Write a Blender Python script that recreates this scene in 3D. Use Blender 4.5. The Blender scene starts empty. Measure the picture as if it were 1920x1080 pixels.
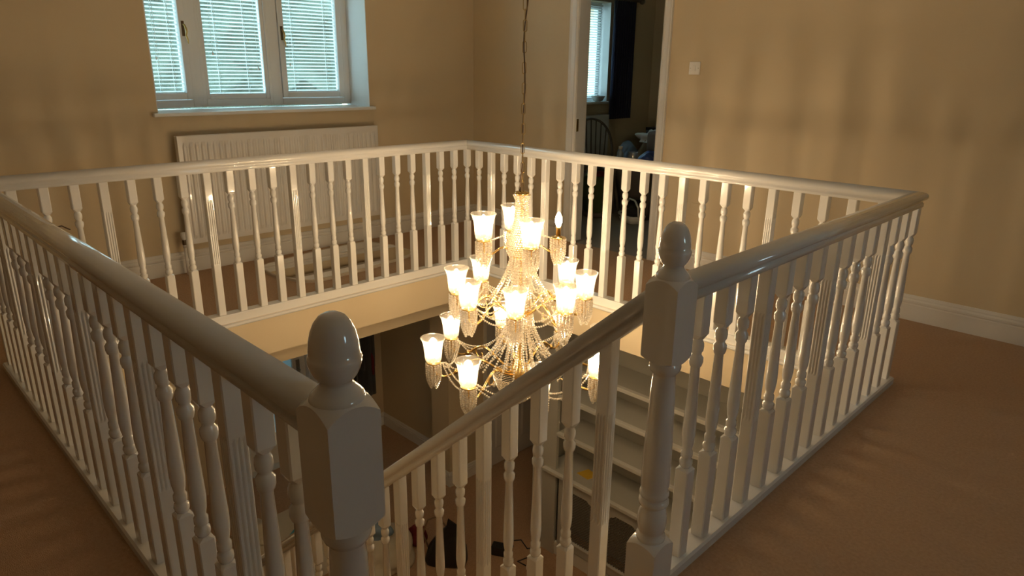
import bpy, bmesh, math, random
from mathutils import Vector, Matrix
random.seed(7)
S = bpy.context.scene
COL = S.collection
R = math.radians
PI = math.pi

# ------------------------------------------------------------------ camera
YAW, PITCH, ROLL = 2.3521, 0.3051, 0.013
CAM = Vector((3.8112, -3.3632, 1.3923))
F_PX = 1297.5
fw = Vector((math.cos(YAW)*math.cos(PITCH), math.sin(YAW)*math.cos(PITCH), -math.sin(PITCH)))
rt = Vector((math.sin(YAW), -math.cos(YAW), 0))
up = rt.cross(fw)
r2 = rt*math.cos(ROLL) + up*math.sin(ROLL)
u2 = up*math.cos(ROLL) - rt*math.sin(ROLL)
cd = bpy.data.cameras.new('camera')
cam = bpy.data.objects.new('camera', cd)
COL.objects.link(cam)
M = Matrix.Identity(4)
for i in range(3):
    M[i][0], M[i][1], M[i][2], M[i][3] = r2[i], u2[i], -fw[i], CAM[i]
cam.matrix_world = M
cd.sensor_fit = 'HORIZONTAL'
cd.sensor_width = 36.0
cd.lens = F_PX*36.0/1920.0
cd.clip_start = 0.03
S.camera = cam

# ------------------------------------------------------------------ world, light levels, exposure
W = bpy.data.worlds.new('world')
S.world = W
W.use_nodes = True
bg = W.node_tree.nodes['Background']
bg.inputs['Color'].default_value = (0.58, 0.87, 1.0, 1)
bg.inputs['Strength'].default_value = 8.0
LAMP_COL = (1.0, 0.76, 0.48)      # the chandelier's candle bulbs are the room's lamps
BULB_GLOW = 165.0
S.view_settings.view_transform = 'Standard'
S.view_settings.look = 'None'
S.view_settings.gamma = 1.0
S.view_settings.use_curve_mapping = False
S.view_settings.exposure = 0.16

# ------------------------------------------------------------------ materials
MATS = {}
def mat(name, col, rough=0.5, metal=0.0, spec=0.5, coat=0.0, noise=None, bump=None, trans=0.0, sheen=0.0):
    m = bpy.data.materials.new(name)
    m.use_nodes = True
    nt = m.node_tree
    b = nt.nodes['Principled BSDF']
    b.inputs['Base Color'].default_value = (*col, 1)
    b.inputs['Roughness'].default_value = rough
    b.inputs['Metallic'].default_value = metal
    b.inputs['Specular IOR Level'].default_value = spec
    b.inputs['Coat Weight'].default_value = coat
    b.inputs['Transmission Weight'].default_value = trans
    b.inputs['Sheen Weight'].default_value = sheen
    if noise or bump:
        tc = nt.nodes.new('ShaderNodeTexCoord')
    if noise:                     # (scale, second colour, detail)
        n = nt.nodes.new('ShaderNodeTexNoise')
        n.inputs['Scale'].default_value = noise[0]
        n.inputs['Detail'].default_value = noise[2] if len(noise) > 2 else 3
        nt.links.new(tc.outputs['Object'], n.inputs['Vector'])
        mx = nt.nodes.new('ShaderNodeMix'); mx.data_type = 'RGBA'
        mx.inputs[6].default_value = (*col, 1)
        mx.inputs[7].default_value = (*noise[1], 1)
        nt.links.new(n.outputs['Fac'], mx.inputs[0])
        nt.links.new(mx.outputs[2], b.inputs['Base Color'])
    if bump:                      # (scale, strength, distance)
        n2 = nt.nodes.new('ShaderNodeTexNoise')
        n2.inputs['Scale'].default_value = bump[0]
        n2.inputs['Detail'].default_value = 4
        nt.links.new(tc.outputs['Object'], n2.inputs['Vector'])
        bp = nt.nodes.new('ShaderNodeBump')
        bp.inputs['Strength'].default_value = bump[1]
        bp.inputs['Distance'].default_value = bump[2]
        nt.links.new(n2.outputs['Fac'], bp.inputs['Height'])
        nt.links.new(bp.outputs['Normal'], b.inputs['Normal'])
    MATS[name] = m
    return m

def shader_mix(name, parts):
    """parts: list of (weight, node type, dict of inputs); summed mix of closures"""
    m = bpy.data.materials.new(name)
    m.use_nodes = True
    nt = m.node_tree
    nt.nodes.remove(nt.nodes['Principled BSDF'])
    out = nt.nodes['Material Output']
    prev, acc = None, 0.0
    for w, typ, ins in parts:
        n = nt.nodes.new(typ)
        for k, v in ins.items():
            n.inputs[k].default_value = v
        acc += w
        if prev is None:
            prev = n.outputs[0]
        else:
            mx = nt.nodes.new('ShaderNodeMixShader')
            mx.inputs[0].default_value = w/acc
            nt.links.new(prev, mx.inputs[1]); nt.links.new(n.outputs[0], mx.inputs[2])
            prev = mx.outputs[0]
    nt.links.new(prev, out.inputs['Surface'])
    MATS[name] = m
    return m

def emit(name, col, strength):
    m = bpy.data.materials.new(name); m.use_nodes = True
    nt = m.node_tree
    b = nt.nodes['Principled BSDF']
    b.inputs['Base Color'].default_value = (*col, 1)
    b.inputs['Emission Color'].default_value = (*col, 1)
    b.inputs['Emission Strength'].default_value = strength
    MATS[name] = m
    return m

PAINT = mat('white_gloss_paint', (0.80, 0.785, 0.755), 0.14, coat=0.8, bump=(30, 0.03, 0.001))
SKIRT = mat('white_skirting_paint', (0.78, 0.755, 0.71), 0.30, coat=0.1)
WALL = mat('beige_wall_paint', (0.66, 0.54, 0.36), 0.85, spec=0.25, noise=(1.2, (0.69, 0.57, 0.385)), bump=(160, 0.10, 0.002))
FASCIA = WALL
CEIL = mat('white_ceiling_paint', (0.74, 0.71, 0.65), 0.9, spec=0.2)
CARPET = mat('tan_carpet', (0.44, 0.262, 0.142), 0.95, spec=0.1, noise=(90, (0.70, 0.46, 0.275), 9), bump=(300, 0.8, 0.008), sheen=0.15)
CARPET2 = CARPET
BEDCARPET = mat('grey_bedroom_carpet', (0.30, 0.27, 0.23), 0.95, spec=0.1, noise=(220, (0.37, 0.34, 0.29), 4))
BEDWALL = WALL
HALLWALL = WALL
BEAM = WALL
DOORP = SKIRT
UPVC = mat('white_upvc', (0.80, 0.82, 0.82), 0.28)
RADI = mat('white_radiator_enamel', (0.80, 0.77, 0.73), 0.25, coat=0.2)
BRASS = mat('polished_brass', (0.86, 0.60, 0.24), 0.18, metal=1.0)
BRASSD = mat('aged_brass', (0.50, 0.34, 0.13), 0.32, metal=1.0)
CABLE = mat('brown_cable', (0.10, 0.06, 0.03), 0.5)
IRON = mat('dark_bronze_metal', (0.16, 0.12, 0.08), 0.35, metal=0.9)
PLASTIC = mat('white_plastic', (0.82, 0.80, 0.76), 0.35)
SCREW = mat('steel_screw', (0.45, 0.44, 0.42), 0.4, metal=0.9)
MIRROR = mat('mirror_glass', (0.86, 0.86, 0.84), 0.03, metal=1.0)
MFRAME = mat('pale_frame_wood', (0.66, 0.58, 0.46), 0.45, noise=(14, (0.58, 0.48, 0.36)))
BOOK = mat('stone_grey_paint', (0.55, 0.535, 0.48), 0.40)
BOOKW = mat('white_shelf_paint', (0.80, 0.78, 0.73), 0.30)
MESHM = mat('bronze_mesh', (0.20, 0.17, 0.13), 0.5, metal=0.4)
NAVY = mat('navy_curtain_cloth', (0.010, 0.014, 0.045), 0.9, sheen=0.2)
BLACKC = mat('black_cloth', (0.014, 0.013, 0.015), 0.85, sheen=0.2)
GREYC = mat('charcoal_cloth', (0.055, 0.055, 0.06), 0.85, sheen=0.2)
REDC = mat('dark_red_cloth', (0.16, 0.012, 0.014), 0.8)
BLUEC = mat('blue_grey_cloth', (0.22, 0.31, 0.42), 0.85)
ROYAL = mat('royal_blue_plastic', (0.03, 0.07, 0.28), 0.4)
CREAMC = mat('cream_cloth', (0.62, 0.56, 0.44), 0.85)
WHITEC = mat('white_cloth', (0.66, 0.65, 0.60), 0.85)
BROWNC = mat('brown_card', (0.25, 0.16, 0.09), 0.85)
TAUPEC = mat('taupe_upholstery', (0.22, 0.18, 0.15), 0.9)
GREENC = mat('moss_green_fabric', (0.055, 0.10, 0.018), 0.9, noise=(18, (0.11, 0.12, 0.05), 3))
CHAIRW = mat('dark_chair_wood', (0.10, 0.085, 0.06), 0.4)
LEATHER = mat('black_leather', (0.02, 0.019, 0.017), 0.35)
YELLOW = mat('yellow_paper', (0.75, 0.48, 0.05), 0.8)
TEALP = mat('teal_paper', (0.10, 0.42, 0.52), 0.6)
HEDGEM = mat('hedge_leaves', (0.055, 0.072, 0.050), 0.9, noise=(9, (0.11, 0.13, 0.095), 5), bump=(30, 1.0, 0.05))
GRASS = mat('garden_ground', (0.10, 0.12, 0.07), 0.95, noise=(3, (0.14, 0.16, 0.09)))
SLAT = shader_mix('white_blind_slat', [(0.55, 'ShaderNodeBsdfDiffuse', {'Color': (0.88, 0.90, 0.90, 1)}),
                                       (0.45, 'ShaderNodeBsdfTranslucent', {'Color': (0.88, 0.92, 0.92, 1)})])
SHADE = shader_mix('etched_glass_shade', [(0.72, 'ShaderNodeBsdfTransparent', {'Color': (0.97, 0.96, 0.93, 1)}),
                                          (0.085, 'ShaderNodeBsdfTranslucent', {'Color': (0.96, 0.93, 0.86, 1)}),
                                          (0.12, 'ShaderNodeBsdfGlossy', {'Color': (1, 0.98, 0.95, 1), 'Roughness': 0.12})])
CRYSTAL = shader_mix('cut_crystal_beads', [(0.36, 'ShaderNodeBsdfTransparent', {'Color': (0.97, 0.94, 0.88, 1)}),
                                           (0.22, 'ShaderNodeBsdfDiffuse', {'Color': (0.80, 0.76, 0.68, 1)}),
                                           (0.12, 'ShaderNodeBsdfTranslucent', {'Color': (0.88, 0.82, 0.72, 1)}),
                                           (0.42, 'ShaderNodeBsdfGlossy', {'Color': (1, 0.96, 0.90, 1), 'Roughness': 0.06})])
GLASS = shader_mix('clear_window_glass', [(0.92, 'ShaderNodeBsdfTransparent', {'Color': (0.95, 0.98, 0.98, 1)}),
                                          (0.08, 'ShaderNodeBsdfGlossy', {'Color': (1, 1, 1, 1), 'Roughness': 0.02})])
FROST = shader_mix('frosted_door_glass', [(0.12, 'ShaderNodeBsdfTransparent', {'Color': (0.9, 0.97, 1, 1)}),
                                          (0.38, 'ShaderNodeBsdfTranslucent', {'Color': (0.30, 0.36, 0.38, 1)}),
                                          (0.50, 'ShaderNodeBsdfDiffuse', {'Color': (0.35, 0.38, 0.38, 1)})])
JAR = shader_mix('clear_plastic', [(0.55, 'ShaderNodeBsdfTransparent', {'Color': (0.9, 0.93, 0.93, 1)}),
                                   (0.25, 'ShaderNodeBsdfDiffuse', {'Color': (0.6, 0.65, 0.65, 1)}),
                                   (0.20, 'ShaderNodeBsdfGlossy', {'Color': (1, 1, 1, 1), 'Roughness': 0.05})])
BULB = emit('lit_candle_bulb', LAMP_COL, BULB_GLOW)

# ------------------------------------------------------------------ mesh helpers
class MB:
    def __init__(s): s.v = []; s.f = []; s.sm = []
    def add(s, vs, fs, smooth=False, off=(0, 0, 0)):
        n = len(s.v)
        s.v += [(x+off[0], y+off[1], z+off[2]) for x, y, z in vs]
        s.f += [tuple(i+n for i in f) for f in fs]
        s.sm += [smooth]*len(fs)
        return s
    def box(s, x0, x1, y0, y1, z0, z1):
        x0, x1 = min(x0, x1), max(x0, x1); y0, y1 = min(y0, y1), max(y0, y1); z0, z1 = min(z0, z1), max(z0, z1)
        vs = [(x0, y0, z0), (x1, y0, z0), (x1, y1, z0), (x0, y1, z0), (x0, y0, z1), (x1, y0, z1), (x1, y1, z1), (x0, y1, z1)]
        return s.add(vs, [(0, 3, 2, 1), (4, 5, 6, 7), (0, 1, 5, 4), (1, 2, 6, 5), (2, 3, 7, 6), (3, 0, 4, 7)])
    def rings(s, rings, smooth=False, cap0=True, cap1=True, closed=True):
        n = len(rings[0]); vs = [p for r in rings for p in r]; fs = []
        for k in range(len(rings)-1):
            for i in range(n if closed else n-1):
                j = (i+1) % n
                fs.append((k*n+i, k*n+j, (k+1)*n+j, (k+1)*n+i))
        base = len(s.v)
        s.add(vs, fs, smooth)
        if cap0: s.f.append(tuple(base+i for i in reversed(range(n)))); s.sm.append(False)
        if cap1: s.f.append(tuple(base+(len(rings)-1)*n+i for i in range(n))); s.sm.append(False)
        return s
    def lathe(s, prof, seg=16, c=(0, 0), smooth=True, cap0=True, cap1=True):
        rg = [[(c[0]+max(r, 1e-4)*math.cos(2*PI*i/seg), c[1]+max(r, 1e-4)*math.sin(2*PI*i/seg), z) for i in range(seg)] for r, z in prof]
        return s.rings(rg, smooth, cap0, cap1)
    def tube(s, pts, r, seg=8, smooth=True, closed=False):
        P = [Vector(p) for p in pts]; n = len(P)
        rg = []; nrm = None
        for i in range(n):
            if closed: t = P[(i+1) % n]-P[i-1]
            else: t = P[min(i+1, n-1)]-P[max(i-1, 0)]
            t.normalize()
            if nrm is None:
                a = Vector((0, 0, 1)) if abs(t.z) < 0.9 else Vector((1, 0, 0))
                nrm = t.cross(a).normalized()
            else:
                nrm = (nrm - t*nrm.dot(t)).normalized()
            b = t.cross(nrm)
            rr = r[i] if isinstance(r, (list, tuple)) else r
            rg.append([tuple(P[i]+nrm*(rr*math.cos(2*PI*k/seg))+b*(rr*math.sin(2*PI*k/seg))) for k in range(seg)])
        if closed:
            rg.append(rg[0]); return s.rings(rg, smooth, False, False)
        return s.rings(rg, smooth)
    def sweep(s, prof, p0, p1, m0=0, m1=0, smooth=True, cap=True):
        """straight run of a (across, up) profile; m0/m1 mitre the ends"""
        p0, p1 = Vector(p0), Vector(p1); d = (p1-p0); h = Vector((d.x, d.y, 0)).normalized()
        side = Vector((h.y, -h.x, 0)); d.normalize()
        a = [tuple(p0+h*(m0*o)+side*o+Vector((0, 0, z))) for o, z in prof]
        b = [tuple(p1+h*(m1*o)+side*o+Vector((0, 0, z))) for o, z in prof]
        return s.rings([a, b], smooth, cap, cap)
    def mesh(s, name):
        me = bpy.data.meshes.new(name)
        me.from_pydata(s.v, [], s.f)
        me.validate()
        for p, q in zip(me.polygons, s.sm): p.use_smooth = q
        bm = bmesh.new(); bm.from_mesh(me); bmesh.ops.recalc_face_normals(bm, faces=bm.faces); bm.to_mesh(me); bm.free()
        return me

def put(name, mb, m, parent=None, loc=None, rot=None):
    me = mb.mesh(name) if isinstance(mb, MB) else mb
    if m is not None and not me.materials: me.materials.append(m)
    o = bpy.data.objects.new(name, me)
    COL.objects.link(o)
    if parent: o.parent = parent
    if loc: o.location = loc
    if rot: o.rotation_euler = rot
    return o
def tag(o, label, cat, group=None):
    o['label'] = label; o['category'] = cat
    if group: o['group'] = group
    return o
def thing(name, label, cat, loc=(0, 0, 0), rz=0, group=None):
    o = bpy.data.objects.new(name, None); COL.objects.link(o)
    o.empty_display_size = 0.1
    o.location = loc; o.rotation_euler = (0, 0, rz)
    return tag(o, label, cat, group)
def struct(name, mb, m, parent=None):
    o = put(name, mb, m, parent)
    if parent is None: o['kind'] = 'structure'
    return o
def sroot(name, loc=(0, 0, 0)):
    o = bpy.data.objects.new(name, None); COL.objects.link(o); o.location = loc
    o['kind'] = 'structure'
    return o
def bevel(o, w, seg=2):
    md = o.modifiers.new('bevel', 'BEVEL'); md.width = w; md.segments = seg; md.limit_method = 'ANGLE'; md.angle_limit = R(40)
    return o
def copy_tree(o, parent=None):
    c = o.copy(); COL.objects.link(c); c.parent = parent
    for ch in o.children: copy_tree(ch, c)
    return c

# ------------------------------------------------------------------ layout
LX, LY = 2.95, 2.885              # rail centre lines: x = 0 / LX, y = 0 / -LY
XW, YN = -1.13, 1.08              # window wall and doorway wall
XE, YS = 6.2, -6.0                # unseen walls behind the camera
ZC = 2.45                         # upper ceiling
ZG = -2.55                        # ground floor
ZS = -0.27                        # underside of the landing
N2Y = -1.94

# ------------------------------------------------------------------ floors, ceilings
def holed(z0, z1, x0, x1, y0, y1, hx0, hx1, hy0, hy1):
    m = MB()
    m.box(x0, hx0, y0, y1, z0, z1); m.box(hx1, x1, y0, y1, z0, z1)
    m.box(hx0, hx1, hy1, y1, z0, z1); m.box(hx0, hx1, y0, hy0, z0, z1)
    return m
HX0, HX1, HY0, HY1 = 0.02, LX-0.02, -LY+0.02, -0.02
struct('floor', holed(-0.02, 0.0, XW, XE, YS, YN, HX0, HX1, HY0, HY1), CARPET)
struct('ceiling', holed(ZS, -0.02, XW, XE, YS, YN, HX0, HX1, HY0, HY1), CEIL)
struct('ceiling', MB().box(XW-0.3, XE+0.2, YS-0.2, YN+3.2, ZC, ZC+0.1), CEIL)
struct('floor', MB().box(-2.5, XE, YS, 3.4, ZG-0.1, ZG), CARPET2)
struct('floor', MB().box(XW, 2.6, YN+0.12, 3.97, -0.1, 0.0), BEDCARPET)
struct('floor', MB().box(0.15, 0.9, YN, YN+0.12, -0.1, 0.0), BEDCARPET)
struct('ceiling', MB().box(XW, 2.6, YN, 3.97, ZS, -0.1), CEIL)
struct('ceiling', MB().box(-2.5, XW, YS, 3.4, ZS, ZS+0.1), CEIL)
# fascia boards round the well
t = 0.012
struct('wall_well_west', MB().box(HX0, HX0+t, HY0, HY1, ZS, -0.02), FASCIA)
struct('wall_well_north', MB().box(HX0, HX1, HY1-t, HY1, ZS, -0.02), FASCIA)
struct('wall_well_east', MB().box(HX1-t, HX1, N2Y-0.02, HY1, ZS, -0.02), FASCIA)
struct('wall_well_south', MB().box(HX0, HX1-0.02, HY0, HY0+t, ZS, -0.02), FASCIA)

# ------------------------------------------------------------------ upper walls
WY0, WY1, WZ0, WZ1 = -1.70, -0.055, 1.095, 2.16      # landing window opening
VY0, VY1, VZ0, VZ1 = 2.05, 3.09, 1.07, 2.10          # bedroom window opening
def wall_x(x0, x1, y0, y1, z0, z1, opens):
    m = MB(); ys = y0
    for a, b, c, d in sorted(opens):
        m.box(x0, x1, ys, a, z0, z1); m.box(x0, x1, a, b, z0, c); m.box(x0, x1, a, b, d, z1); ys = b
    return m.box(x0, x1, ys, y1, z0, z1)
struct('wall_west', wall_x(XW-0.42, XW, YS, YN+0.06, ZS, ZC, [(WY0, WY1, WZ0-0.012, WZ1)]), WALL)
struct('wall_bedroom_west', wall_x(XW-0.3, XW, YN+0.06, 4.0, ZS, ZC, [(VY0, VY1, VZ0-0.012, VZ1)]), BEDWALL)
DX0, DX1, DZ = 0.112, 0.88, 2.03                      # bedroom doorway
m = MB(); m.box(XW, DX0-0.03, YN, YN+0.06, 0, ZC); m.box(DX1+0.03, XE, YN, YN+0.06, 0, ZC); m.box(DX0-0.03, DX1+0.03, YN, YN+0.06, DZ+0.03, ZC)
struct('wall_north', m, WALL)
m = MB(); m.box(XW, DX0-0.03, YN+0.06, YN+0.12, 0, ZC); m.box(DX1+0.03, 2.6, YN+0.06, YN+0.12, 0, ZC); m.box(DX0-0.03, DX1+0.03, YN+0.06, YN+0.12, DZ+0.03, ZC)
struct('wall_bedroom_south', m, BEDWALL)
struct('wall_bedroom_north', MB().box(XW, 2.6, 3.93, 4.0, 0, ZC), BEDWALL)
struct('wall_bedroom_east', MB().box(2.6, 2.7, YN+0.12, 4.0, 0, ZC), BEDWALL)
# east wall behind the right edge of the picture; its window gives the cool daylight on the newel's and balusters' east faces
struct('wall_east_window_offscreen', wall_x(XE, XE+0.2, YS, YN+0.06, ZS, ZC, [(-1.45, -0.95, 1.2, 1.75)]), WALL)
struct('wall_south', MB().box(XW, XE, YS-0.1, YS, ZS, ZC), WALL)

# door lining and architraves of the bedroom doorway
m = MB(); m.box(DX0-0.03, DX0, YN-0.005, YN+0.125, 0, DZ+0.03); m.box(DX1, DX1+0.03, YN-0.005, YN+0.125, 0, DZ+0.03); m.box(DX0-0.03, DX1+0.03, YN-0.005, YN+0.125, DZ, DZ+0.03)
m.box(DX1-0.012, DX1, YN+0.05, YN+0.09, 0, DZ)
d1 = struct('door_1', m, SKIRT)
arc = [(0.0, 0.0), (0.0, 0.012), (0.012, 0.020), (0.022, 0.014), (0.050, 0.016), (0.062, 0.022), (0.070, 0.020), (0.070, 0.0)]
def archi(xa, sgn):
    # vertical moulding: across = x, out = -y
    a = [(xa+sgn*o, YN-d, 0.0) for o, d in arc]; b = [(xa+sgn*o, YN-d, DZ+0.07) for o, d in arc]
    return MB().rings([a, b])
put('architrave', archi(DX0-0.004, -1.2), SKIRT, d1)
put('architrave', archi(DX1+0.004, 1.0), SKIRT, d1)
put('architrave', MB().box(DX0-0.08, DX1+0.08, YN-0.018, YN, DZ+0.01, DZ+0.08), SKIRT, d1)
put('strike_plate', MB().box(DX0, DX0+0.002, YN+0.005, YN+0.03, 0.92, 1.02), BRASSD, d1)

# skirting boards
skp = [(0, 0), (0.018, 0), (0.018, 0.095), (0.014, 0.102), (0.020, 0.110), (0.020, 0.120), (0.012, 0.130), (0.012, 0.136), (0.006, 0.150), (0, 0.152)]
def skirt(name, p0, p1, s=1, m0=0, m1=0):
    return struct(name, MB().sweep([(o*s, z) for o, z in skp], p0, p1, m0, m1, smooth=False), SKIRT)
skirt('baseboard_west', (XW, YS, 0), (XW, YN, 0), 1, 0, -1)
skirt('baseboard_north', (XW, YN, 0), (DX0-0.088, YN, 0), 1, 1, 0)
skirt('baseboard_north', (DX1+0.075, YN, 0), (XE, YN, 0), 1)

# ------------------------------------------------------------------ windows
def seg_frame(p0, p1):
    p0, p1 = Vector((*p0, 0)), Vector((*p1, 0)); d = (p1-p0).normalized(); n = Vector((d.y, -d.x, 0))
    def fmap(u, w, z): q = p0+d*u+n*w; return (q.x, q.y, z)
    return fmap, (p1-p0).length
def obox(m, fm, u0, u1, w0, w1, z0, z1):
    vs = [fm(u0, w0, z0), fm(u1, w0, z0), fm(u1, w1, z0), fm(u0, w1, z0), fm(u0, w0, z1), fm(u1, w0, z1), fm(u1, w1, z1), fm(u0, w1, z1)]
    return m.add(vs, [(0, 3, 2, 1), (4, 5, 6, 7), (0, 1, 5, 4), (1, 2, 6, 5), (2, 3, 7, 6), (3, 0, 4, 7)])
def ring_frame(fm, u0, u1, z0, z1, bw, w0, w1):
    m = MB()
    obox(m, fm, u0, u0+bw, w0, w1, z0, z1); obox(m, fm, u1-bw, u1, w0, w1, z0, z1)
    obox(m, fm, u0+bw, u1-bw, w0, w1, z0, z0+bw); obox(m, fm, u0+bw, u1-bw, w0, w1, z1-bw, z1)
    return m
def blind(name, label, fm, u0, u1, z0, z1, w, pitch, cords, group=None):
    c = fm((u0+u1)/2, w, z0)
    b = thing(name, label, 'blind', c, 0, group)
    o0 = Vector(c)
    hw, tilt = 0.0115, R(24)
    m = MB()
    sec = []
    for k in range(5):
        a = -hw+2*hw*k/4; cz = 0.0016*(1-(a/hw)**2)
        sec.append((a*math.cos(tilt)-cz*math.sin(tilt), a*math.sin(tilt)+cz*math.cos(tilt)))
    def rowp(u, dz): return [tuple(Vector(fm(u, w+a, z0+z+dz))-o0) for a, z in sec] + [tuple(Vector(fm(u, w+a, z0+z+dz+0.0007))-o0) for a, z in reversed(sec)]
    m.rings([rowp(u0, 0), rowp(u1, 0)], smooth=False)
    me = m.mesh('slat'); me.materials.append(SLAT)
    n = int((z1-z0-0.03)/pitch)
    for k in range(n):
        put('slat', me, None, b, (0, 0, 0.012+k*pitch))
    m = MB(); obox(m, lambda u, ww, z: tuple(Vector(fm(u, ww, z))-o0), u0, u1, w-0.008, w+0.008, z0-0.004, z0+0.006)
    put('bottom_rail', m, UPVC, b)
    m = MB(); obox(m, lambda u, ww, z: tuple(Vector(fm(u, ww, z))-o0), u0, u1, w-0.012, w+0.012, z1-0.02, z1)
    put('head_rail', m, UPVC, b)
    for fr in cords:
        u = u0+(u1-u0)*fr
        m = MB(); m.tube([Vector(fm(u, w+0.013, z0))-o0, Vector(fm(u, w+0.013, z1))-o0], 0.0016, 5)
        m.tube([Vector(fm(u, w-0.013, z0))-o0, Vector(fm(u, w-0.013, z1))-o0], 0.0016, 5)
        put('ladder_cord', m, PLASTIC, b)
    return b
def pull_cord(b, fm, u, w, ztop, zend):
    o0 = b.location
    m = MB(); m.tube([Vector(fm(u, w, zend))-o0, Vector(fm(u, w, ztop))-o0], 0.0012, 5)
    p = Vector(fm(u, w, zend))-o0
    m.lathe([(0.002, p.z+0.004), (0.006, p.z-0.012), (0.0055, p.z-0.02), (0.001, p.z-0.022)], 8, (p.x, p.y))
    put('pull_cord', m, PLASTIC, b)
def casement_handle(parent, fm, u, w, z):
    m = MB(); obox(m, fm, u-0.009, u+0.009, w, w+0.006, z-0.05, z+0.05)
    h = put('handle', m, IRON, parent)
    pts = [fm(u, w+0.006, z+0.03), fm(u, w+0.03, z+0.02), fm(u+0.004, w+0.036, z), fm(u+0.012, w+0.03, z-0.02), fm(u+0.004, w+0.03, z-0.045), fm(u+0.012, w+0.03, z-0.075), fm(u+0.014, w+0.03, z-0.1)]
    put('lever', MB().tube(pts, [0.006, 0.007, 0.008, 0.007, 0.006, 0.006, 0.004], 8), BRASSD if u < 0.5 else IRON, h)

w1 = sroot('window_1')
XB0, XB1 = XW-0.31, XW-0.36
ptsW = [(XB0, WY0), (XB1, -1.285), (XB1, -0.69), (XB0, WY1)]
fmL, lL = seg_frame(ptsW[0], ptsW[1]); fmC, lC = seg_frame(ptsW[1], ptsW[2]); fmR, lR = seg_frame(ptsW[2], ptsW[3])
FZ0, FZ1 = WZ0+0.012, WZ1
for fm, L, sash in ((fmL, lL, 1), (fmC, lC, 0), (fmR, lR, 1)):
    bevel(put('frame', ring_frame(fm, 0, L, FZ0, FZ1, 0.052, -0.03, 0.03), UPVC, w1), 0.004)
    if sash:
        bevel(put('sash', ring_frame(fm, 0.055, L-0.055, FZ0+0.055, FZ1-0.055, 0.045, -0.02, 0.042), UPVC, w1), 0.006)
        m = MB(); obox(m, fm, 0.1, L-0.1, -0.012, -0.006, FZ0+0.1, FZ1-0.1)
    else:
        bevel(put('glazing_bead', ring_frame(fm, 0.052, L-0.052, FZ0+0.052, FZ1-0.052, 0.03, -0.02, 0.022), UPVC, w1), 0.005)
        m = MB(); obox(m, fm, 0.08, L-0.08, -0.012, -0.006, FZ0+0.08, FZ1-0.08)
    put('pane', m, GLASS, w1)
for q in (ptsW[1], ptsW[2]):
    bevel(put('mullion', MB().box(q[0]-0.035, q[0]+0.032, q[1]-0.035, q[1]+0.035, FZ0, FZ1), UPVC, w1), 0.008)
casement_handle(w1, fmL, lL-0.075, 0.042, 1.64)
casement_handle(w1, fmR, 0.078, 0.042, 1.64)
# sill board and plaster reveals
bevel(struct('trim_1', MB().box(XW-0.40, XW+0.04, WY0-0.035, WY1+0.035, WZ0-0.024, WZ0), UPVC), 0.006)
m = MB(); m.box(XB0-0.02, XW, WY1-0.004, WY1, WZ0, WZ1); m.box(XB0-0.02, XW, WY0, WY0+0.004, WZ0, WZ1)
struct('trim_2', m, UPVC)
g = 'venetian blinds of the landing window'
b = blind('venetian_blind', 'white venetian blind on the casement whose handle is on its right', fmL, 0.10, lL-0.10, FZ0+0.10, FZ1-0.10, 0.008, 0.0262, (0.25, 0.72), g)
pull_cord(b, fmL, 0.135, 0.035, FZ1-0.1, 1.45)
b = blind('venetian_blind', 'white venetian blind on the wide fixed middle pane between two casements', fmC, 0.085, lC-0.085, FZ0+0.085, FZ1-0.085, 0.008, 0.0262, (0.2, 0.72), g)
pull_cord(b, fmC, 0.13, 0.03, FZ1-0.1, 1.49); pull_cord(b, fmC, lC-0.13, 0.03, FZ1-0.1, 1.39)
b = blind('venetian_blind', 'white venetian blind on the casement whose handle is on its left', fmR, 0.10, lR-0.10, FZ0+0.10, FZ1-0.10, 0.008, 0.0262, (0.17, 0.8), g)
pull_cord(b, fmR, 0.13, 0.035, FZ1-0.1, 1.42)

# ------------------------------------------------------------------ balustrades
HR = [(0.024, 0), (0.024, 0.014), (0.019, 0.021), (0.022, 0.027), (0.031, 0.031), (0.035, 0.038), (0.0355, 0.045), (0.033, 0.053), (0.026, 0.060), (0.014, 0.065), (0.0, 0.0665)]
HRP = HR + [(-o, z) for o, z in reversed(HR[:-1])]
BRP = [(0.037, 0), (0.037, 0.026), (0.031, 0.034), (-0.031, 0.034), (-0.037, 0.026), (-0.037, 0)]
ZR = 0.845                          # underside of the landing rail
def sq(h, z, ch=0.003):
    return [(h, -h+ch, z), (h, h-ch, z), (h-ch, h, z), (-h+ch, h, z), (-h, h-ch, z), (-h, -h+ch, z), (-h+ch, -h, z), (h-ch, -h, z)]
def oct_(r, z): return [(r*math.cos(PI/8+PI/4*(i-1)), r*math.sin(PI/8+PI/4*(i-1)), z) for i in range(8)]
BH = 0.0205
def turned(z0, zb, zt, z1, rake=0.0):
    """square foot z0..zb, turned middle, square head zt..z1 (head top cut to the rake)"""
    m = MB()
    m.rings([sq(BH, z0), sq(BH, zb-0.008), oct_(0.017, zb)])
    top = [(x, y, z+rake*x) for x, y, z in sq(BH, z1)]
    m.rings([oct_(0.015, zt), sq(BH, zt+0.014), top])
    L = zt-zb
    pr = [(0.014, 0.0), (0.0175, 0.006), (0.019, 0.014), (0.0175, 0.023), (0.0125, 0.028), (0.0165, 0.034), (0.0165, 0.050), (0.0125, 0.056), (0.0165, 0.075), (0.0185, 0.100), (0.0180, 0.130)]
    hi = [(0.0125, L-0.082), (0.0165, L-0.078), (0.0190, L-0.068), (0.0190, L-0.054), (0.0130, L-0.046), (0.0130, L-0.041), (0.0170, L-0.034), (0.0180, L-0.022), (0.0170, L-0.012), (0.0125, L-0.004), (0.0145, L+0.004)]
    m.lathe([(r, zb+z) for r, z in pr+hi], 14, cap0=False, cap1=False)
    return m
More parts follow.
